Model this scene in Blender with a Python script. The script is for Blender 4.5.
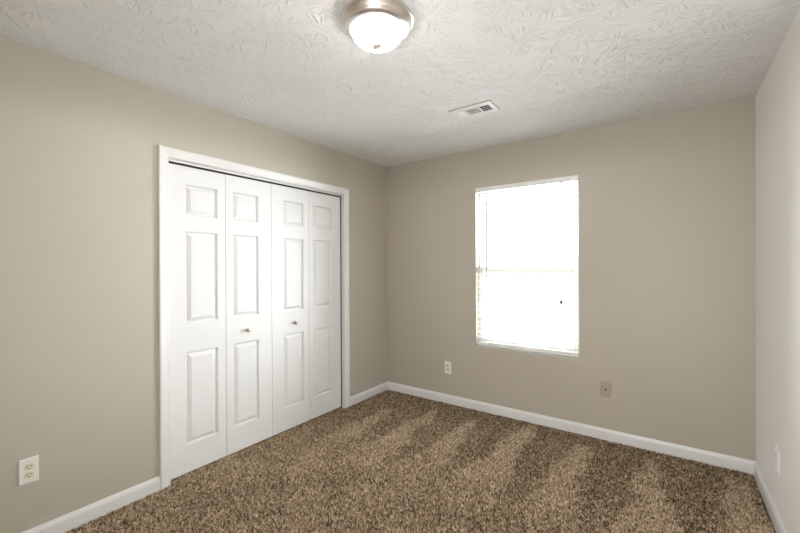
import bpy, math, random
import numpy as np
from mathutils import Vector, Matrix

for o in list(bpy.data.objects):
    bpy.data.objects.remove(o, do_unlink=True)
sc = bpy.context.scene
COL = sc.collection
PI = math.pi
random.seed(7)

# ------------------------------------------------------------------ camera
cam_data = bpy.data.cameras.new('camera')
cam = bpy.data.objects.new('camera', cam_data)
COL.objects.link(cam)
cam_data.sensor_width = 36.0
cam_data.lens = 381.28 / 800.0 * 36.0
cam_data.clip_start = 0.02
_r = Vector((0.81470996, 0.57985222, -0.00436822))
_u = Vector((0.00200647, 0.00471408, 0.99998688))
_f = Vector((-0.5798652, 0.81470804, -0.00267716))
cam.matrix_world = Matrix(((_r.x, _u.x, -_f.x, 2.5519), (_r.y, _u.y, -_f.y, -3.3423),
                           (_r.z, _u.z, -_f.z, 1.3564), (0, 0, 0, 1)))
sc.camera = cam

# ------------------------------------------------------------------ light and exposure
SKY_STRENGTH = 1.25
DAYLIGHT = 6.0
DAYLIGHT_SIDE = 44.0
GROUND_BOUNCE = 30.0
LAMP_STRENGTH = 28.0
BULB_POWER = 22.0
FILL_POWER = 36.0
sc.view_settings.view_transform = 'Standard'
sc.view_settings.look = 'None'
sc.view_settings.gamma = 1.0
sc.view_settings.use_curve_mapping = False
sc.view_settings.exposure = 0.07
world = bpy.data.worlds.new('overcast_sky')
sc.world = world
world.use_nodes = True
wn = world.node_tree
wn.nodes['Background'].inputs['Color'].default_value = (0.94, 0.955, 1.0, 1)
wn.nodes['Background'].inputs['Strength'].default_value = SKY_STRENGTH
# broad soft daylight from the hazy sky the window faces; last sun imitates ground bounce
for az, el, e in ((0, 0, DAYLIGHT), (62, 0, DAYLIGHT_SIDE), (-62, 0, DAYLIGHT_SIDE), (0, 50, GROUND_BOUNCE)):
    sd = bpy.data.lights.new('hazy_daylight_and_bounce', 'SUN'); sd.energy = e; sd.angle = math.radians(60 if az == 0 and el == 0 else 78); sd.color = (0.94, 0.96, 1.0)
    so = bpy.data.objects.new('hazy_daylight_and_bounce', sd); COL.objects.link(so)
    so.location = (1.5, 4.0, 3.0); so.rotation_euler = (-PI / 2 - math.radians(el), 0, math.radians(az))
# portal in the window opening: guides the sky light in, gives none of its own
pl = bpy.data.lights.new('window_portal', 'AREA')
pl.shape = 'RECTANGLE'; pl.size = 0.88; pl.size_y = 1.48
pl.cycles.is_portal = True
po = bpy.data.objects.new('window_portal', pl); COL.objects.link(po)
po.location = (1.497, 0.145, 1.338); po.rotation_euler = (-PI / 2, 0, 0)
# added fill light set in a made-up doorway behind the viewpoint
dl = bpy.data.lights.new('doorway_fill', 'AREA'); dl.shape = 'RECTANGLE'; dl.size = 0.80; dl.size_y = 2.0
dl.energy = FILL_POWER; dl.color = (1.0, 1.0, 1.0)
do = bpy.data.objects.new('doorway_fill', dl); COL.objects.link(do)
do.location = (2.45, -3.70, 1.02); do.rotation_euler = (PI / 2, 0, 0)
sc.cycles.max_bounces = 12
sc.cycles.diffuse_bounces = 8
sc.cycles.transparent_max_bounces = 12

# ------------------------------------------------------------------ dimensions
W, H, D = 2.9956, 2.44, 3.66            # width, height, depth of the room
FLOOR = -0.012                          # backing under the pile; pile tips reach z = 0
OY0, OY1, OZ = -2.247, -0.678, 2.040    # closet opening
WX0, WX1, WZ0, WZ1 = 1.052, 1.942, 0.592, 2.084   # window opening

# ------------------------------------------------------------------ materials
def mat(name):
    m = bpy.data.materials.new(name); m.use_nodes = True
    nt = m.node_tree
    return m, nt, nt.nodes['Principled BSDF']
def N(nt, typ, **kw):
    n = nt.nodes.new(typ)
    for k, v in kw.items(): setattr(n, k, v)
    return n
def simple(name, col, rough=0.5, metal=0.0, spec=0.5):
    m, nt, b = mat(name)
    b.inputs['Base Color'].default_value = (*col, 1); b.inputs['Roughness'].default_value = rough
    b.inputs['Metallic'].default_value = metal; b.inputs['Specular IOR Level'].default_value = spec
    return m
def bumped(name, col, rough, scale, strength, dist, var=0.0, spec=0.5):
    m, nt, b = mat(name)
    tc = N(nt, 'ShaderNodeTexCoord')
    no = N(nt, 'ShaderNodeTexNoise'); no.inputs['Scale'].default_value = scale; no.inputs['Detail'].default_value = 3
    nt.links.new(tc.outputs['Object'], no.inputs['Vector'])
    bp = N(nt, 'ShaderNodeBump'); bp.inputs['Strength'].default_value = strength; bp.inputs['Distance'].default_value = dist
    nt.links.new(no.outputs['Fac'], bp.inputs['Height']); nt.links.new(bp.outputs['Normal'], b.inputs['Normal'])
    b.inputs['Roughness'].default_value = rough; b.inputs['Specular IOR Level'].default_value = spec
    if var:
        n2 = N(nt, 'ShaderNodeTexNoise'); n2.inputs['Scale'].default_value = 2.3
        nt.links.new(tc.outputs['Object'], n2.inputs['Vector'])
        mx = N(nt, 'ShaderNodeMix', data_type='RGBA')
        mx.inputs[6].default_value = (*[c * (1 - var) for c in col], 1); mx.inputs[7].default_value = (*[min(1, c * (1 + var)) for c in col], 1)
        nt.links.new(n2.outputs['Fac'], mx.inputs[0]); nt.links.new(mx.outputs[2], b.inputs['Base Color'])
    else:
        b.inputs['Base Color'].default_value = (*col, 1)
    return m

WALL_C = (0.482, 0.442, 0.374)
M_wall = bumped('greige_wall_paint', WALL_C, 0.45, 140, 0.12, 0.002, 0.015, 0.5)
_b = M_wall.node_tree.nodes['Principled BSDF']      # eggshell sheen at grazing angles
_b.inputs['Sheen Weight'].default_value = 0.7; _b.inputs['Sheen Roughness'].default_value = 0.45
M_plate_painted = bumped('greige_painted_plate', (0.40, 0.35, 0.29), 0.45, 90, 0.1, 0.001)
M_trim = bumped('white_trim_paint', (0.76, 0.755, 0.75), 0.32, 60, 0.05, 0.001, 0.01)
M_door = bumped('white_door_paint', (0.76, 0.76, 0.76), 0.5, 110, 0.06, 0.001, 0.0, 0.3)
M_white = simple('white_plastic', (0.80, 0.79, 0.76), 0.35)
M_ivory = simple('ivory_plastic', (0.70, 0.63, 0.48), 0.4)
M_dark = simple('dark_slot', (0.02, 0.017, 0.014), 0.8)
M_slat = simple('white_faux_wood', (0.82, 0.82, 0.80), 0.4)
M_vinyl = simple('white_vinyl', (0.78, 0.78, 0.75), 0.4)
M_bronze = simple('tan_weatherstrip', (0.42, 0.30, 0.13), 0.6)
M_cord = simple('white_cord', (0.75, 0.74, 0.70), 0.8)
M_wand = simple('grey_wand', (0.16, 0.16, 0.165), 0.35)
M_tassel = simple('backlit_tassel', (0.045, 0.04, 0.04), 0.5)  # painted near black as if seen against the bright window
M_nickel = simple('brushed_nickel', (0.74, 0.68, 0.64), 0.33, 1.0)
M_finial = simple('satin_finial_nickel', (0.80, 0.74, 0.68), 0.5, 0.8)
M_conn = simple('dull_connector_metal', (0.16, 0.14, 0.12), 0.5, 0.6)
M_knob = simple('satin_nickel', (0.42, 0.37, 0.31), 0.3, 1.0)
M_vent = simple('white_enamel', (0.80, 0.80, 0.79), 0.4)
M_edge_shade = simple('vent_edge_shade', (0.26, 0.21, 0.17), 0.9)  # brown that stands in for shade along the register edge
M_duct_shade = simple('duct_shadow', (0.03, 0.028, 0.025), 0.9)
M_track_shade = simple('track_gap_shade', (0.035, 0.033, 0.03), 0.6)  # track painted dark for the shade in the gap above the doors
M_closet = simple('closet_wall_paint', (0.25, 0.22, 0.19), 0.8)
M_out = simple('pale_gravel_yard', (0.42, 0.41, 0.36), 0.9)

def glass_mat():
    m = bpy.data.materials.new('window_glass'); m.use_nodes = True
    nt = m.node_tree; nt.nodes.clear()
    out = N(nt, 'ShaderNodeOutputMaterial'); mx = N(nt, 'ShaderNodeMixShader')
    tr = N(nt, 'ShaderNodeBsdfTransparent'); gl = N(nt, 'ShaderNodeBsdfGlossy'); gl.inputs['Roughness'].default_value = 0.02
    fr = N(nt, 'ShaderNodeFresnel'); fr.inputs['IOR'].default_value = 1.25
    tr.inputs['Color'].default_value = (0.95, 0.97, 0.96, 1)
    nt.links.new(fr.outputs[0], mx.inputs[0]); nt.links.new(tr.outputs[0], mx.inputs[1]); nt.links.new(gl.outputs[0], mx.inputs[2])
    nt.links.new(mx.outputs[0], out.inputs[0])
    return m
M_glass = glass_mat()

def lamp_glass():
    m, nt, b = mat('frosted_lit_glass')
    b.inputs['Base Color'].default_value = (0.85, 0.83, 0.80, 1); b.inputs['Roughness'].default_value = 0.25
    b.inputs['Emission Color'].default_value = (1.0, 0.955, 0.95, 1)
    # the bulbs sit low in the bowl: its underside glows more than the band next to the rim
    ge = N(nt, 'ShaderNodeNewGeometry'); sx = N(nt, 'ShaderNodeSeparateXYZ'); nt.links.new(ge.outputs['Normal'], sx.inputs[0])
    mr = N(nt, 'ShaderNodeMapRange'); mr.inputs[1].default_value = -0.05; mr.inputs[2].default_value = -0.85
    mr.inputs[3].default_value = LAMP_STRENGTH*0.5; mr.inputs[4].default_value = LAMP_STRENGTH
    nt.links.new(sx.outputs[2], mr.inputs[0]); nt.links.new(mr.outputs[0], b.inputs['Emission Strength'])
    return m
M_lamp = lamp_glass()

def ceiling_mat():
    """slap-brush plaster: strokes fanning out of scattered centres"""
    m, nt, b = mat('brushed_ceiling_plaster')
    b.inputs['Base Color'].default_value = (0.80, 0.798, 0.788, 1); b.inputs['Roughness'].default_value = 0.7
    b.inputs['Specular IOR Level'].default_value = 0.25
    tc = N(nt, 'ShaderNodeTexCoord')
    L = nt.links.new
    def M1(op, a, bb=None, c=None):
        n = N(nt, 'ShaderNodeMath', operation=op)
        for i, v in enumerate((a, bb, c)):
            if v is None: continue
            if isinstance(v, (int, float)): n.inputs[i].default_value = v
            else: L(v, n.inputs[i])
        return n.outputs[0]
    def V1(op, a, bb=None):
        n = N(nt, 'ShaderNodeVectorMath', operation=op)
        for i, v in enumerate((a, bb)):
            if v is None: continue
            if isinstance(v, tuple): n.inputs[i].default_value = v
            elif isinstance(v, (int, float)): n.inputs['Scale'].default_value = v
            else: L(v, n.inputs[i])
        return n
    def layer(off, scale, r0, r1, thr):
        p = V1('MULTIPLY', tc.outputs['Object'], (1, 1, 0)).outputs[0]
        p = V1('ADD', p, off).outputs[0]
        ps = V1('SCALE', p, scale).outputs[0]
        vo = N(nt, 'ShaderNodeTexVoronoi', voronoi_dimensions='2D'); vo.inputs['Scale'].default_value = 1.0
        L(ps, vo.inputs['Vector'])
        d = V1('SUBTRACT', ps, vo.outputs['Position']).outputs[0]
        r = M1('DIVIDE', V1('LENGTH', d).outputs['Value'], scale)
        dn = V1('NORMALIZE', d).outputs[0]
        ang = V1('SCALE', dn, 5.0).outputs[0]
        seed = V1('SCALE', vo.outputs['Position'], 7.3).outputs[0]
        cm = N(nt, 'ShaderNodeCombineXYZ'); L(M1('MULTIPLY', r, 13.0), cm.inputs[2])
        q = V1('ADD', V1('ADD', ang, seed).outputs[0], cm.outputs[0]).outputs[0]
        no = N(nt, 'ShaderNodeTexNoise'); no.inputs['Scale'].default_value = 1.0; no.inputs['Detail'].default_value = 1.5
        L(q, no.inputs['Vector'])
        mr = N(nt, 'ShaderNodeMapRange', interpolation_type='SMOOTHSTEP'); L(no.outputs['Fac'], mr.inputs[0])
        mr.inputs[1].default_value = thr; mr.inputs[2].default_value = thr + 0.14
        ma = N(nt, 'ShaderNodeMapRange', interpolation_type='SMOOTHSTEP'); L(r, ma.inputs[0])
        ma.inputs[1].default_value = r0; ma.inputs[2].default_value = r0 + 0.03
        mb = N(nt, 'ShaderNodeMapRange', interpolation_type='SMOOTHSTEP'); L(r, mb.inputs[0])
        mb.inputs[1].default_value = r1; mb.inputs[2].default_value = r1 - 0.06
        return M1('MULTIPLY', M1('MULTIPLY', mr.outputs[0], ma.outputs[0]), mb.outputs[0])
    a = layer((0.0, 0.0, 0), 4.6, 0.012, 0.14, 0.50)
    c = layer((3.37, 1.91, 0), 4.0, 0.015, 0.15, 0.53)
    e = layer((7.11, 5.23, 0), 6.0, 0.012, 0.11, 0.53)
    h = M1('MAXIMUM', M1('MAXIMUM', a, c), e)
    nf = N(nt, 'ShaderNodeTexNoise'); nf.inputs['Scale'].default_value = 55; nf.inputs['Detail'].default_value = 4
    L(tc.outputs['Object'], nf.inputs['Vector'])
    nl = N(nt, 'ShaderNodeTexNoise'); nl.inputs['Scale'].default_value = 3.0
    L(tc.outputs['Object'], nl.inputs['Vector'])
    h = M1('ADD', M1('MULTIPLY', h, M1('ADD', M1('MULTIPLY', nl.outputs['Fac'], 1.2), 0.2)), M1('MULTIPLY', nf.outputs['Fac'], 0.22))
    bp = N(nt, 'ShaderNodeBump'); bp.inputs['Strength'].default_value = 1.0; bp.inputs['Distance'].default_value = 0.0048
    L(h, bp.inputs['Height']); L(bp.outputs['Normal'], b.inputs['Normal'])
    return m
M_ceil = ceiling_mat()

def carpet_mat():
    m, nt, b = mat('frieze_carpet_yarn')
    at = N(nt, 'ShaderNodeAttribute', attribute_name='yarn')
    ra = N(nt, 'ShaderNodeValToRGB')
    els = ra.color_ramp.elements
    els[0].position = 0.0; els[0].color = (0.085, 0.060, 0.038, 1)
    els[1].position = 1.0; els[1].color = (0.93, 0.782, 0.58, 1)
    for p, c in ((0.30, (0.305, 0.222, 0.142, 1)), (0.62, (0.57, 0.436, 0.293, 1))):
        e = els.new(p); e.color = c
    nt.links.new(at.outputs['Fac'], ra.inputs[0]); nt.links.new(ra.outputs[0], b.inputs['Base Color'])
    b.inputs['Roughness'].default_value = 0.9; b.inputs['Specular IOR Level'].default_value = 0.1
    return m
M_carpet = carpet_mat()
M_backing = simple('carpet_backing', (0.10, 0.075, 0.05), 0.95, spec=0.1)

# ------------------------------------------------------------------ helpers
class MB:
    def __init__(s): s.v = []; s.f = []; s.smooth = []
    def add(s, vs, fs, smooth=False):
        o = len(s.v); s.v += [tuple(v) for v in vs]
        s.f += [tuple(i + o for i in f) for f in fs]; s.smooth += [smooth] * len(fs)
        return s
    def box(s, a, b):
        (x0, y0, z0), (x1, y1, z1) = a, b
        vs = [(x0,y0,z0),(x1,y0,z0),(x1,y1,z0),(x0,y1,z0),(x0,y0,z1),(x1,y0,z1),(x1,y1,z1),(x0,y1,z1)]
        return s.add(vs, [(0,3,2,1),(4,5,6,7),(0,1,5,4),(1,2,6,5),(2,3,7,6),(3,0,4,7)])
    def sweep(s, sections):
        """closed profile sections (same count) -> skin with end caps"""
        n = len(sections[0]); vs = [p for sec in sections for p in sec]; fs = []
        for k in range(len(sections) - 1):
            for i in range(n):
                j = (i + 1) % n
                fs.append((k*n+i, k*n+j, (k+1)*n+j, (k+1)*n+i))
        fs.append(tuple(range(n))[::-1]); m = (len(sections)-1)*n; fs.append(tuple(m+i for i in range(n)))
        return s.add(vs, fs)
    def lathe(s, prof, centre=(0,0,0), axis='Z', seg=48):
        """prof: (radius, height) list"""
        vs = []; fs = []
        for (r, h) in prof:
            for i in range(seg):
                a = 2*PI*i/seg; c, d = r*math.cos(a), r*math.sin(a)
                p = {'Z': (c, d, h), 'X': (h, c, d), 'Y': (c, h, d)}[axis]
                vs.append(tuple(p[k] + centre[k] for k in range(3)))
        for k in range(len(prof)-1):
            for i in range(seg):
                j = (i+1) % seg
                fs.append((k*seg+i, k*seg+j, (k+1)*seg+j, (k+1)*seg+i))
        if prof[0][0] > 1e-6: fs.append(tuple(range(seg))[::-1])
        if prof[-1][0] > 1e-6: fs.append(tuple((len(prof)-1)*seg+i for i in range(seg)))
        return s.add(vs, fs, True)
    def tube(s, p, q, r, seg=10):
        p, q = Vector(p), Vector(q); d = (q-p).normalized()
        a = d.orthogonal().normalized(); b = d.cross(a)
        vs = []
        for c in (p, q):
            for i in range(seg):
                t = 2*PI*i/seg; vs.append(c + a*r*math.cos(t) + b*r*math.sin(t))
        fs = [(i, (i+1) % seg, seg+(i+1) % seg, seg+i) for i in range(seg)] + [tuple(range(seg))[::-1], tuple(range(seg, 2*seg))]
        return s.add(vs, fs, True)
    def build(s, name, m, parent=None, bevel=0.0, seg=2):
        me = bpy.data.meshes.new(name); me.from_pydata(s.v, [], s.f); me.materials.append(m)
        me.polygons.foreach_set('use_smooth', s.smooth)
        import bmesh
        bm = bmesh.new(); bm.from_mesh(me)
        bmesh.ops.remove_doubles(bm, verts=bm.verts, dist=1e-6)
        bmesh.ops.recalc_face_normals(bm, faces=bm.faces)
        bm.to_mesh(me); bm.free()
        o = bpy.data.objects.new(name, me); COL.objects.link(o)
        if parent is not None: o.parent = parent
        if bevel:
            b = o.modifiers.new('edge', 'BEVEL'); b.width = bevel; b.segments = seg; b.limit_method = 'ANGLE'; b.angle_limit = math.radians(40)
        if any(s.smooth):
            me.set_sharp_from_angle(angle=math.radians(35))
        return o
def tag(o, label=None, cat=None, group=None, kind=None):
    for k, v in (('label', label), ('category', cat), ('group', group), ('kind', kind)):
        if v: o[k] = v
    return o
def empty(name, loc=(0,0,0), rot=(0,0,0)):
    o = bpy.data.objects.new(name, None); COL.objects.link(o)
    o.location = loc; o.rotation_euler = rot; o.empty_display_size = 0.1
    return o
def S(o, label, cat): return tag(o, label, cat, None, 'structure')

# ------------------------------------------------------------------ room shell
T = 0.12; TB = 0.16; TOP = H + 0.0
mb = MB()
mb.box((-T, -D - T, FLOOR - 0.05), (0, OY0, H)); mb.box((-0.034, OY1, FLOOR - 0.05), (0, OY1 + 0.1, H)); mb.box((-T, OY1 + 0.1, FLOOR - 0.05), (0, TB, H)); mb.box((-T, OY0, OZ), (0, OY1, H))
S(mb.build('wall_left', M_wall), 'greige painted wall holding the white closet doors', 'wall')
mb = MB()
mb.box((0, 0, FLOOR - 0.05), (WX0, TB, H)); mb.box((WX1, 0, FLOOR - 0.05), (W, TB, H))
mb.box((WX0, 0, FLOOR - 0.05), (WX1, TB, WZ0)); mb.box((WX0, 0, WZ1), (WX1, TB, H))
S(mb.build('wall_back', M_wall), 'greige painted wall around the window', 'wall')
S(MB().box((W, -D - T, FLOOR - 0.05), (W + T, TB, H)).build('wall_right', M_wall), 'pale greige bare wall beside the window wall', 'wall')
mb = MB()
mb.box((0, -D - T, FLOOR - 0.05), (2.04, -D, H)); mb.box((2.86, -D - T, FLOOR - 0.05), (W, -D, H)); mb.box((2.04, -D - T, 2.04), (2.86, -D, H))  # doorway gap added for the fill light
S(mb.build('wall_front', M_wall), 'greige wall behind the viewpoint', 'wall')
S(MB().box((-0.9, -D - T, H), (W + T, TB, H + 0.1)).build('ceiling', M_ceil), 'white ceiling with fan-shaped brushed plaster texture', 'ceiling')
S(MB().box((-0.9, -D - T, FLOOR - 0.1), (W + T, TB, FLOOR)).build('floor', M_backing), 'floor under the brown carpet', 'floor')
mb = MB()
mb.box((-0.9, OY0 - 0.25, FLOOR), (-0.85, OY1 + 0.25, H)); mb.box((-0.85, OY0 - 0.25, FLOOR), (-T, OY0 - 0.2, H)); mb.box((-0.85, OY1 + 0.2, FLOOR), (-T, OY1 + 0.25, H))
S(mb.build('wall_closet', M_closet), 'dim inside of the closet behind the white doors', 'wall')
mb = MB(); yh = -D - T  # unseen hallway shell, added to keep sky light out of the doorway
mb.box((1.5, yh - 1.2, FLOOR), (1.54, yh, H)); mb.box((3.26, yh - 1.2, FLOOR), (3.30, yh, H)); mb.box((1.5, yh - 1.24, FLOOR), (3.30, yh - 1.2, H))
S(mb.build('wall_added_hallway', M_wall), 'added hallway walls closing off sky light behind the viewpoint', 'wall')
S(MB().box((1.5, yh - 1.24, H), (3.30, yh, H + 0.1)).build('ceiling_added_hallway', M_vent), 'added hallway ceiling closing off sky light behind the viewpoint', 'ceiling')
S(MB().box((1.5, yh - 1.24, FLOOR - 0.1), (3.30, yh, FLOOR)).build('floor_added_hallway', M_backing), 'added hallway floor closing off sky light behind the viewpoint', 'floor')

# baseboards
BP = [(0, 0), (0.0135, 0), (0.0135, 0.054), (0.0125, 0.060), (0.0085, 0.070), (0.0060, 0.0765), (0.0040, 0.078), (0, 0.078)]
def base(name, p, q, nrm, label, ins0=0.0, ins1=0.0):
    """p->q along the wall, nrm points into the room; the ends are mitred by ins x depth"""
    p, q, n = Vector((*p, 0)), Vector((*q, 0)), Vector((*nrm, 0)); d = (q - p).normalized()
    a = [p + n*t + d*(t*ins0) + Vector((0, 0, z + (FLOOR if z == 0 else 0))) for t, z in BP]
    b = [q + n*t - d*(t*ins1) + Vector((0, 0, z + (FLOOR if z == 0 else 0))) for t, z in BP]
    return S(MB().sweep([a, b]).build(name, M_trim), label, 'baseboard')
base('baseboard_back', (0, 0), (W, 0), (0, -1), 'white baseboard under the window wall', 1, 1)
base('baseboard_right', (W, 0), (W, -D), (-1, 0), 'white baseboard along the bare side wall', 1, 1)
base('baseboard_left', (0, OY1 + 0.0555), (0, 0), (1, 0), 'short white baseboard between closet casing and window wall', 0, 1)
base('baseboard_left.001', (0, -D), (0, OY0 - 0.0555), (1, 0), 'white baseboard running from closet casing past the low outlet', 1, 0)
base('baseboard_front', (2.86, -D), (W, -D), (0, 1), 'short white baseboard right of the added doorway behind the viewpoint', 0, 1)
base('baseboard_front.001', (0, -D), (2.04, -D), (0, 1), 'white baseboard left of the added doorway behind the viewpoint', 1, 0)

# ------------------------------------------------------------------ closet casing, jambs and track
tr = S(empty('trim_1', (0, (OY0 + OY1)/2, 0)), 'white moulded casing around the closet opening', 'door casing')
def put(o, root):                                # parent without moving the mesh
    o.parent = root; o.matrix_parent_inverse = Matrix.Translation(root.location).inverted(); return o
CP = [(-0.004, 0), (-0.004, 0.009), (0.000, 0.0105), (0.012, 0.011), (0.017, 0.0135), (0.030, 0.016), (0.040, 0.0185), (0.050, 0.0185), (0.0545, 0.016), (0.0555, 0.012), (0.0555, 0)]
# u = outward from the opening edge, x = off the wall
def cas(y, z, sy, sz): return [(x, y + sy*u, z + sz*u) for u, x in CP]
mb = MB(); zt = OZ + 0.002
mb.sweep([[(x, OY0 - u, FLOOR) for u, x in CP], cas(OY0, zt, -1, 1), cas(OY1, zt, 1, 1), [(x, OY1 + u, FLOOR) for u, x in CP]])
put(mb.build('casing', M_trim), tr)
for yy in ((OY0 - 0.0, OY0 + 0.004), (OY1 - 0.004, OY1)):
    put(MB().box((-0.0335, yy[0], FLOOR), (0.0, yy[1], OZ)).build('jamb', M_trim), tr)
put(MB().box((-T, OY0 + 0.004, OZ - 0.004), (0.0, OY1 - 0.004, OZ)).build('head_jamb', M_trim), tr)
put(MB().box((-0.034, OY0 + 0.005, 2.0240), (-0.030, OY1 - 0.005, OZ - 0.004)).build('track_fascia', M_vent), tr)
mb = MB(); mb.box((-0.066, OY0 + 0.005, 2.012), (-0.062, OY1 - 0.005, OZ - 0.004)); mb.box((-0.062, OY0 + 0.005, 2.032), (-0.034, OY1 - 0.005, OZ - 0.004))
put(mb.build('door_track', M_track_shade), tr)['label'] = 'door track with its shade painted dark'

# ------------------------------------------------------------------ bifold doors
XF = -0.030; TH = 0.030; DZ0, DZ1 = 0.006, 2.0090
PZ = [(0.188, 0.793), (0.984, 1.586), (1.690, 1.893)]
def leaf(y0, y1, pa, pb):
    mb = MB(); ys = [y0, pa, pb, y1]; zs = [DZ0] + [z for p in PZ for z in p] + [DZ1]
    for i in range(3):
        for j in range(len(zs) - 1):
            if i == 1 and j % 2 == 1: continue
            mb.add([(XF, ys[i], zs[j]), (XF, ys[i+1], zs[j]), (XF, ys[i+1], zs[j+1]), (XF, ys[i], zs[j+1])], [(0,1,2,3)])
    RINGS = [(0.0, 0.0), (0.0025, -0.0030), (0.0050, -0.0120), (0.0075, -0.0155), (0.0120, -0.0155), (0.0145, -0.0135), (0.0330, -0.0022), (0.0360, -0.0012)]
    for (za, zb) in PZ:
        vs = []
        for ins, dx in RINGS:
            vs += [(XF+dx, pa+ins, za+ins), (XF+dx, pb-ins, za+ins), (XF+dx, pb-ins, zb-ins), (XF+dx, pa+ins, zb-ins)]
        fs = []
        for k in range(len(RINGS)-1):
            for i in range(4):
                j = (i+1) % 4; fs.append((4*k+i, 4*k+j, 4*k+4+j, 4*k+4+i))
        e = 4*(len(RINGS)-1); fs.append((e, e+1, e+2, e+3)); mb.add(vs, fs)
    xb = XF - TH
    for j in range(len(zs)-1):
        mb.add([(XF,y0,zs[j]),(XF,y0,zs[j+1]),(xb,y0,zs[j+1]),(xb,y0,zs[j])], [(0,1,2,3)])
        mb.add([(XF,y1,zs[j]),(XF,y1,zs[j+1]),(xb,y1,zs[j+1]),(xb,y1,zs[j])], [(3,2,1,0)])
    for i in range(3):
        for z in (DZ0, DZ1):
            mb.add([(XF,ys[i],z),(XF,ys[i+1],z),(xb,ys[i+1],z),(xb,ys[i],z)], [(0,1,2,3)])
    for i in range(3):
        for j in range(len(zs)-1):
            mb.add([(xb,ys[i],zs[j]),(xb,ys[i+1],zs[j]),(xb,ys[i+1],zs[j+1]),(xb,ys[i],zs[j+1])], [(0,1,2,3)])
    return mb
g = 0.0012
LEAVES = [[(-2.2395, -1.8515, -2.127, -1.911, None), (-1.8515, -1.4695, -1.796, -1.588, -1.690)],
          [(-1.4695, -1.0885, -1.354, -1.147, -1.2495), (-1.0885, -0.6975, -1.038, -0.817, None)]]
LAB = ['white six-panel bifold closet door next to the low outlet', 'white six-panel bifold closet door nearer the window wall']
for k, pair in enumerate(LEAVES):
    root = S(empty('door_%d' % (k+1), (XF, (pair[0][0] + pair[1][1])/2, 0)), LAB[k], 'closet door')
    for (y0, y1, pa, pb, ky) in pair:
        lf = put(leaf(y0 + g, y1 - g, pa, pb).build('door_leaf', M_door, bevel=0.0015), root)
        if ky is not None:
            kn = MB().lathe([(0.0125, 0), (0.0125, 0.002), (0.0065, 0.005), (0.006, 0.012), (0.0095, 0.017), (0.0145, 0.022), (0.0155, 0.027), (0.0135, 0.031), (0.007, 0.0335), (0.0, 0.034)], (XF, ky, 0.881), 'X', 24)
            ko = kn.build('knob', M_knob); ko['label'] = 'small round satin nickel knob'
            ko.parent = lf

# ------------------------------------------------------------------ window
wr = S(empty('window_1', (1.497, 0.08, WZ0)), 'white double-hung window glowing with daylight', 'window')
def ring(mb, x0, x1, z0, z1, y0, y1, l, r, b, t):
    mb.box((x0, y0, z0), (x0+l, y1, z1)); mb.box((x1-r, y0, z0), (x1, y1, z1))
    mb.box((x0+l, y0, z0), (x1-r, y1, z0+b)); mb.box((x0+l, y0, z1-t), (x1-r, y1, z1))
mb = MB(); ring(mb, WX0, WX1, WZ0, WZ1, 0.075, 0.145, 0.022, 0.022, 0.022, 0.022)
put(mb.build('window_frame', M_vinyl, bevel=0.0015), wr)
mb = MB(); ring(mb, WX0+0.0225, WX1-0.0225, 0.6145, 1.338, 0.080, 0.106, 0.030, 0.030, 0.045, 0.034)
low = put(mb.build('lower_sash', M_vinyl, bevel=0.0015), wr)
mb = MB(); ring(mb, WX0+0.0225, WX1-0.0225, 1.306, 2.0615, 0.112, 0.138, 0.016, 0.016, 0.034, 0.030)
upp = put(mb.build('upper_sash', M_vinyl, bevel=0.0015), wr)
mb = MB().box((WX0+0.053, 0.091, 0.660), (WX1-0.053, 0.094, 1.303)); g1 = mb.build('glass_pane', M_glass); g1.parent = low; g1.matrix_parent_inverse = low.matrix_parent_inverse @ Matrix()
g1.matrix_parent_inverse = Matrix()
mb = MB().box((WX0+0.039, 0.124, 1.341), (WX1-0.039, 0.127, 2.031)); g2 = mb.build('glass_pane', M_glass); g2.parent = upp
mb = MB().box((WX0+0.054, 0.0785, 1.3005), (WX1-0.054, 0.084, 1.3075)); wsx = mb.build('weatherstrip', M_bronze); wsx.parent = low
wsx['label'] = 'thin tan strip along the meeting rail'
put(MB().box((WX0, 0.0, WZ0), (WX1, 0.074, WZ0+0.004)).build('window_sill', M_trim), wr)

# ------------------------------------------------------------------ blind
bl = tag(empty('window_blind', (1.497, 0.03, WZ1)), 'white slatted blind with open slats filling the bright window', 'blind')
X0, X1 = 1.0575, 1.9365
put(MB().box((X0+0.003, 0.004, 2.040), (X1-0.003, 0.056, 2.080)).build('headrail', M_slat, bevel=0.002), bl)
mb = MB(); mb.sweep([[(x, -0.009, 2.0365), (x, 0.001, 2.0365), (x, 0.001, 2.0805), (x, -0.005, 2.0805), (x, -0.0075, 2.076), (x, -0.0075, 2.044), (x, -0.009, 2.041)] for x in (1.0535, 1.9405)])
put(mb.build('valance', M_slat, bevel=0.001), bl)
pitch = 0.0468; zs = []
mb = MB(); z = 1.992; tilt = math.radians(3)
while z > 0.668:
    zs.append(z)
    sec = []
    for x in (X0+0.004, X1-0.004):
        pts = []
        K = 6
        for i in range(K+1):
            t = -0.0245 + 0.049*i/K; pts.append((t, 0.0022*(1-(t/0.0245)**2) + 0.0013))
        for i in range(K, -1, -1):
            t = -0.0245 + 0.049*i/K; pts.append((t, 0.0022*(1-(t/0.0245)**2) - 0.0013))
        sec.append([(x, 0.030 + t*math.cos(tilt) - h*math.sin(tilt), z + h*math.cos(tilt) + t*math.sin(tilt)) for t, h in pts])
    mb.sweep(sec); z -= pitch
put(mb.build('slats', M_slat), bl)
put(MB().box((X0+0.003, 0.004, 0.606), (X1-0.001, 0.054, 0.640)).build('bottom_rail', M_slat, bevel=0.003), bl)
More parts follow.
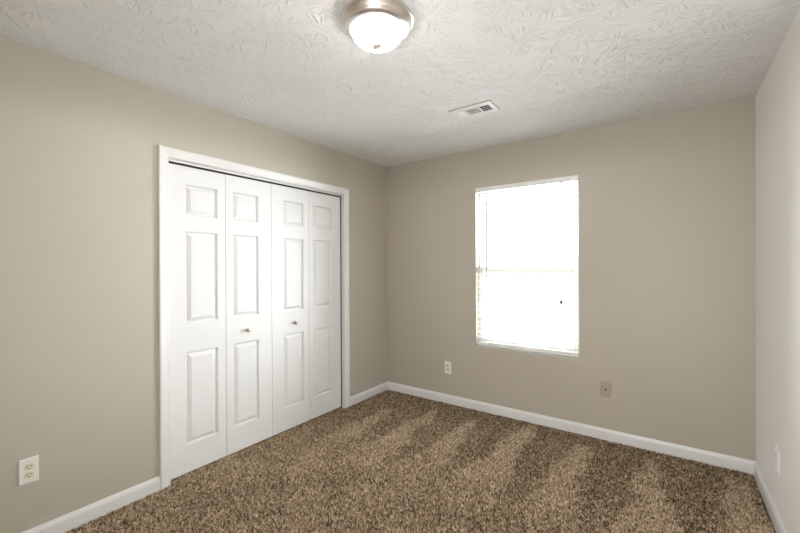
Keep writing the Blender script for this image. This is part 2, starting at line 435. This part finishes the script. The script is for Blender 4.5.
for x in (1.160, 1.383, 1.649, 1.838):
    mb = MB()
    for yy in (0.0035, 0.0565): mb.tube((x, yy, 0.635), (x, yy, 2.045), 0.0007, 6)
    for q in zs: mb.tube((x, 0.0035, q - 0.0015), (x, 0.0565, q - 0.0015), 0.0005, 5)
    put(mb.build('ladder_cord', M_cord), bl)
wd = put(MB().tube((1.160, -0.012, 2.036), (1.158, -0.012, 1.247), 0.0058, 8).build('tilt_wand', M_wand), bl); wd['label'] = 'thin grey tilt wand'
mb = MB().tube((1.811, -0.011, 2.037), (1.811, -0.011, 1.07), 0.0011, 6); put(mb.build('lift_cord', M_cord), bl)
tz = put(MB().lathe([(0.0, 0.0), (0.008, 0.001), (0.0095, 0.006), (0.0085, 0.018), (0.0045, 0.030), (0.0015, 0.034), (0.0, 0.0345)], (1.811, -0.011, 1.036), 'Z', 16).build('tassel', M_tassel), bl); tz['label'] = 'small cord tassel painted dark as if backlit'
cl = put(MB().box((1.795, -0.0125, 2.0335), (1.828, -0.0092, 2.0405)).build('cord_guide', M_tassel), bl); cl['label'] = 'small cord guide under the valance painted dark as if backlit'

# ------------------------------------------------------------------ ceiling light
LC = (1.496, -2.025)
lt = tag(empty('ceiling_light', (*LC, H)), 'lit round flush ceiling light with brushed nickel rim and white glass bowl', 'ceiling light')
pan = MB().lathe([(0.146, 0.0), (0.1600, -0.001), (0.1615, -0.006), (0.1600, -0.012), (0.1545, -0.015), (0.1525, -0.019), (0.1535, -0.023), (0.1505, -0.030), (0.1430, -0.035), (0.1405, -0.039), (0.1400, -0.043), (0.1345, -0.048), (0.1195, -0.051), (0.1155, -0.046)], (0, 0, 0), 'Z', 96).build('pan', M_nickel, lt)
prof = []
for i in range(25):
    a = PI/2*i/24
    prof.append((0.1150*math.cos(a)**0.9 if i < 24 else 0.0, -0.046 - 0.072*math.sin(a)))
glass = MB().lathe(prof, (0, 0, 0), 'Z', 96).build('glass_bowl', M_lamp, lt)
fin = MB().lathe([(0.0, -0.1155), (0.0215, -0.1160), (0.0235, -0.1190), (0.0190, -0.1240), (0.0075, -0.1275), (0.0045, -0.1305), (0.0062, -0.1345), (0.0050, -0.1385), (0.0, -0.1400)], (0, 0, 0), 'Z', 32).build('finial', M_finial, lt)
bd = bpy.data.lights.new('bulb_glow', 'SPOT'); bd.energy = BULB_POWER; bd.color = (1.0, 0.965, 0.94)
bd.spot_size = math.radians(180); bd.spot_blend = 0.12; bd.shadow_soft_size = 0.05
bo = bpy.data.objects.new('bulb_glow', bd); COL.objects.link(bo); bo.parent = lt; bo.location = (0, 0, -0.142)

# ------------------------------------------------------------------ ceiling vent
VX0, VX1, VY0, VY1 = 1.281, 1.583, -0.955, -0.775
vt = tag(empty('ceiling_vent', ((VX0+VX1)/2, (VY0+VY1)/2, H)), 'white rectangular three-way air register in the ceiling', 'vent')
OPN = [(1.309, 1.374), (1.385, 1.471), (1.482, 1.552)]; oy0, oy1 = -0.912, -0.815
mb = MB(); zb, zt2 = H - 0.008, H
xs = [VX0, OPN[0][0], OPN[0][1], OPN[1][0], OPN[1][1], OPN[2][0], OPN[2][1], VX1]
mb.box((VX0, VY0, zb), (VX1, oy0, zt2)); mb.box((VX0, oy1, zb), (VX1, VY1, zt2))
for i in (0, 2, 4, 6): mb.box((xs[i], oy0, zb), (xs[i+1], oy1, zt2))
put(mb.build('vent_frame', M_vent, bevel=0.002), vt)
put(MB().box((VX0-0.003, VY0-0.004, H-0.0015), (VX1+0.003, VY1+0.003, H-0.0008)).build('edge_shade_strip', M_edge_shade), vt)['label'] = 'brown strip painted as shade around the register edge'  # thin strip paints the shaded edge of the register
bk = put(MB().box((VX0+0.01, oy0-0.005, H-0.0026), (VX1-0.01, oy1+0.005, H-0.0017)).build('duct_shade_sheet', M_duct_shade), vt)  # dark sheet stands in for the shade inside the duct
bk['label'] = 'dark sheet painted as the unlit duct behind the louvers'
def blade(mb, p, q, d, w=0.0095):
    p, q, d = Vector(p), Vector(q), Vector(d).normalized()
    n = (q-p).normalized().cross(d)*0.0005
    mb.sweep([[c - d*w/2 - n, c + d*w/2 - n, c + d*w/2 + n, c - d*w/2 + n] for c in (p, q)])
zc = H - 0.0055
mb = MB(); x = OPN[0][0] + 0.005
while x < OPN[0][1] - 0.002: blade(mb, (x, oy0, zc), (x, oy1, zc), (1, 0, 1)); x += 0.0085
put(mb.build('louvers', M_vent), vt)
mb = MB(); y = oy0 + 0.005
while y < oy1 - 0.002: blade(mb, (OPN[1][0], y, zc), (OPN[1][1], y, zc), (0, 1.0, 0.22)); y += 0.0125
put(mb.build('louvers', M_vent), vt)
mb = MB(); x = OPN[2][0] + 0.005
while x < OPN[2][1] - 0.002: blade(mb, (x, oy0, zc), (x, oy1, zc), (-1, 0, 1.0)); x += 0.014
for yy in (oy0+0.032, oy0+0.064): mb.box((OPN[2][0], yy-0.001, zc-0.0005), (OPN[2][1], yy+0.001, zc+0.0015))
put(mb.build('louvers', M_vent), vt)

# ------------------------------------------------------------------ wall plates (local: x right, z up, -y out of the wall)
def plate_mesh(m, parent, w=0.0715, h=0.121):
    prof = []
    for ins, d in ((0, 0), (0, -0.0035), (0.0025, -0.0058), (0.005, -0.0062)):
        prof.append([(-w/2+ins, d, -h/2+ins), (w/2-ins, d, -h/2+ins), (w/2-ins, d, h/2-ins), (-w/2+ins, d, h/2-ins)])
    return MB().sweep(prof).build('cover_plate', m, parent)
def rounded(cz, w=0.034, h=0.0285, d0=-0.005, d1=-0.0082):
    """receptacle face: circle cut flat at top and bottom"""
    pts = []
    R = w/2
    for i in range(28):
        a = 2*PI*i/28; pts.append((R*math.cos(a), max(-h/2, min(h/2, R*math.sin(a)*1.05))))
    return [[(x, d, cz+z) for x, z in pts] for d in (d0, d1)]
def outlet(loc, rz, label, m_plate, m_face):
    r = tag(empty('electrical_outlet', loc, (0, 0, rz)), label, 'outlet')
    plate_mesh(m_plate, r)
    for cz in (0.0195, -0.0195):
        f = MB().sweep(rounded(cz)).build('receptacle', m_face, r)
        f['label'] = 'ivory socket face'
        for sx, hh in ((-0.0065, 0.0085), (0.0065, 0.007)):
            MB().box((sx-0.0014, -0.0087, cz+0.0042-hh/2), (sx+0.0014, -0.0080, cz+0.0042+hh/2)).build('slot', M_dark, f)
        MB().lathe([(0.0, -0.0087), (0.0026, -0.0087), (0.0026, -0.0080), (0.0, -0.0080)], (0, 0, cz-0.0075), 'Y', 14).build('slot', M_dark, f)
    MB().lathe([(0.0, -0.0074), (0.0025, -0.0072), (0.003, -0.006), (0.0, -0.0058)], (0, 0, 0), 'Y', 16).build('screw', m_plate, r)
    return r
outlet((0.0, -2.883, 0.366), PI/2, 'white duplex outlet with ivory sockets left of the closet', M_white, M_ivory)
outlet((0.749, 0.0, 0.345), 0, 'white duplex outlet low on the window wall near the corner', M_white, M_ivory)
outlet((W, -0.632, 0.354), -PI/2, 'white wall outlet seen edge-on on the pale side wall', M_white, M_white)
cp = tag(empty('cable_plate', (2.134, 0.0, 0.386), (0, math.radians(5), 0)), 'crooked wall-coloured cable plate right of the window', 'wall plate')
plate_mesh(M_plate_painted, cp, 0.072, 0.114)
jk = MB().lathe([(0.0085, -0.005), (0.0085, -0.008), (0.005, -0.0082), (0.005, -0.015), (0.0, -0.015)], (0, 0, 0), 'Y', 18).build('connector', M_conn, cp)
jk['label'] = 'small dark metal cable connector'
for zz in (0.042, -0.042):
    MB().lathe([(0.0, -0.0076), (0.0025, -0.0074), (0.003, -0.006), (0.0, -0.0058)], (0, 0, zz), 'Y', 14).build('screw', M_plate_painted, cp)

# ------------------------------------------------------------------ carpet pile
def carpet():
    rng = np.random.default_rng(11)
    sp = 0.0074
    def lattice(x0, x1, y0, y1):
        gx, gy = np.meshgrid(np.arange(x0, x1, sp), np.arange(y0, y1, sp))
        return np.stack([gx.ravel(), gy.ravel()], 1)
    P = np.vstack([lattice(0.02, W - 0.018, -D + 0.02, -0.018), lattice(-0.10, 0.02, OY0 + 0.012, OY1 - 0.012)])
    n = len(P)
    P = P + rng.uniform(-0.48, 0.48, (n, 2))*sp
    P[:, 0] = np.clip(P[:, 0], -0.10, W - 0.017); P[:, 1] = np.clip(P[:, 1], -D + 0.017, -0.0175)
    inr = (P[:, 1] > OY0) & (P[:, 1] < OY1)
    P[~inr, 0] = np.maximum(P[~inr, 0], 0.017)
    def vnoise(p, s, seed):                       # smooth value noise
        r = np.random.default_rng(seed).random((256, 256)); q = p/s + 40.3
        i = np.floor(q).astype(int); f = q - i; f = f*f*(3-2*f)
        a = r[i[:,0] % 256, i[:,1] % 256]; b = r[(i[:,0]+1) % 256, i[:,1] % 256]
        c = r[i[:,0] % 256, (i[:,1]+1) % 256]; d = r[(i[:,0]+1) % 256, (i[:,1]+1) % 256]
        return (a*(1-f[:,0])+b*f[:,0])*(1-f[:,1]) + (c*(1-f[:,0])+d*f[:,0])*f[:,1]
    # vacuum passes: wedges of brushed-forward pile opening from the window wall
    lay = np.zeros(n)
    wob = (vnoise(P, 0.22, 3) - 0.5)*0.07 + (vnoise(P, 0.05, 4) - 0.5)*0.03
    for ax, slope, y_start in ((0.37, 0.05, -0.42), (0.77, 0.0, -0.22), (1.165, 0.0, -0.22), (1.587, -0.02, -0.05), (2.02, -0.04, -0.18), (2.435, 0.02, -0.13), (2.875, -0.04, -0.14)):
        t = -(P[:, 1] - y_start)
        half = np.clip(0.03 + 0.115*t, 0, 0.19)
        c = ax + slope*t + wob
        e = np.clip((half - np.abs(P[:, 0] - c))/0.035 + 0.5, 0, 1)*np.clip(t/0.05, 0, 1)
        lay = np.maximum(lay, e)
    far = np.clip((-P[:, 1] - 0.75)/0.8, 0, 1); far = far*far*(3-2*far)
    lay = lay*(1-far) + far*np.clip(0.62 + (vnoise(P, 0.30, 5)-0.5)*0.9 + (vnoise(P, 0.11, 15)-0.5)*0.3, 0, 1)
    # yarn colour: flecked per tuft with small clumps, plus pile-lay light and shade painted in
    yarn = 0.445 + (vnoise(P, 0.011, 8)-0.5)*0.45 + rng.normal(0, 0.25, n) + (lay - 0.5)*LAY_SHADE
    yarn = np.clip(yarn, 0, 1)
    hgt = (0.0125 + rng.uniform(-0.003, 0.002, n))*(0.93 + 0.10*lay)
    la = rng.uniform(0, 2*PI, n); lr = rng.uniform(0.0, 0.0055, n)
    cl = (vnoise(P, 0.016, 21)-0.5)*0.012; cl2 = (vnoise(P, 0.016, 22)-0.5)*0.012
    lean = np.stack([np.cos(la)*lr + cl, np.sin(la)*lr + cl2 + (lay-0.5)*LEAN], 1)
    rot = rng.uniform(0, 2*PI, n); rad = rng.uniform(0.0036, 0.0053, n)
    k = 3
    V = np.zeros((n, 2*k+0, 3)); 
    for i in range(k):
        a = rot + 2*PI*i/k
        V[:, i, 0] = P[:, 0] + np.cos(a)*rad; V[:, i, 1] = P[:, 1] + np.sin(a)*rad; V[:, i, 2] = FLOOR
        V[:, k+i, 0] = P[:, 0] + lean[:, 0] + np.cos(a+0.6)*rad*0.42; V[:, k+i, 1] = P[:, 1] + lean[:, 1] + np.sin(a+0.6)*rad*0.42
        V[:, k+i, 2] = FLOOR + hgt*(1 - 0.10*(i == 0))
    # keep every vertex clear of baseboards
    V[:, :, 1] = np.minimum(V[:, :, 1], -0.0140); V[:, :, 0] = np.minimum(V[:, :, 0], W - 0.0140)
    m2 = ~inr; V[m2, :, 0] = np.maximum(V[m2, :, 0], 0.0140)
    F = np.zeros((n, k+1, 4), dtype=np.int32); base_i = (np.arange(n)*2*k)[:, None]
    for i in range(k):
        j = (i+1) % k
        F[:, i, :] = base_i + np.array([i, j, k+j, k+i])
    quads = F[:, :k, :].reshape(-1, 4)
    tris = (base_i + np.array([k, k+1, k+2])).astype(np.int32)
    me = bpy.data.meshes.new('carpet_pile')
    nv = n*2*k; nq = len(quads); ntri = len(tris)
    me.vertices.add(nv); me.vertices.foreach_set('co', V.reshape(-1).astype(np.float32))
    me.loops.add(nq*4 + ntri*3)
    me.loops.foreach_set('vertex_index', np.concatenate([quads.reshape(-1), tris.reshape(-1)]).astype(np.int32))
    me.polygons.add(nq + ntri)
    me.polygons.foreach_set('loop_start', np.concatenate([np.arange(nq)*4, nq*4 + np.arange(ntri)*3]).astype(np.int32))
    me.update(calc_edges=True)
    at = me.attributes.new('yarn', 'FLOAT', 'POINT')
    at.data.foreach_set('value', np.repeat(yarn, 2*k).astype(np.float32))
    me.materials.append(M_carpet)
    o = bpy.data.objects.new('carpet_pile', me); COL.objects.link(o)
    return tag(o, 'brown flecked cut-pile carpet with vacuum marks', 'carpet', None, 'stuff')
LAY_SHADE = 0.22  # how strongly pile-lay shading is painted into the yarn
LEAN = 0.006
carpet()
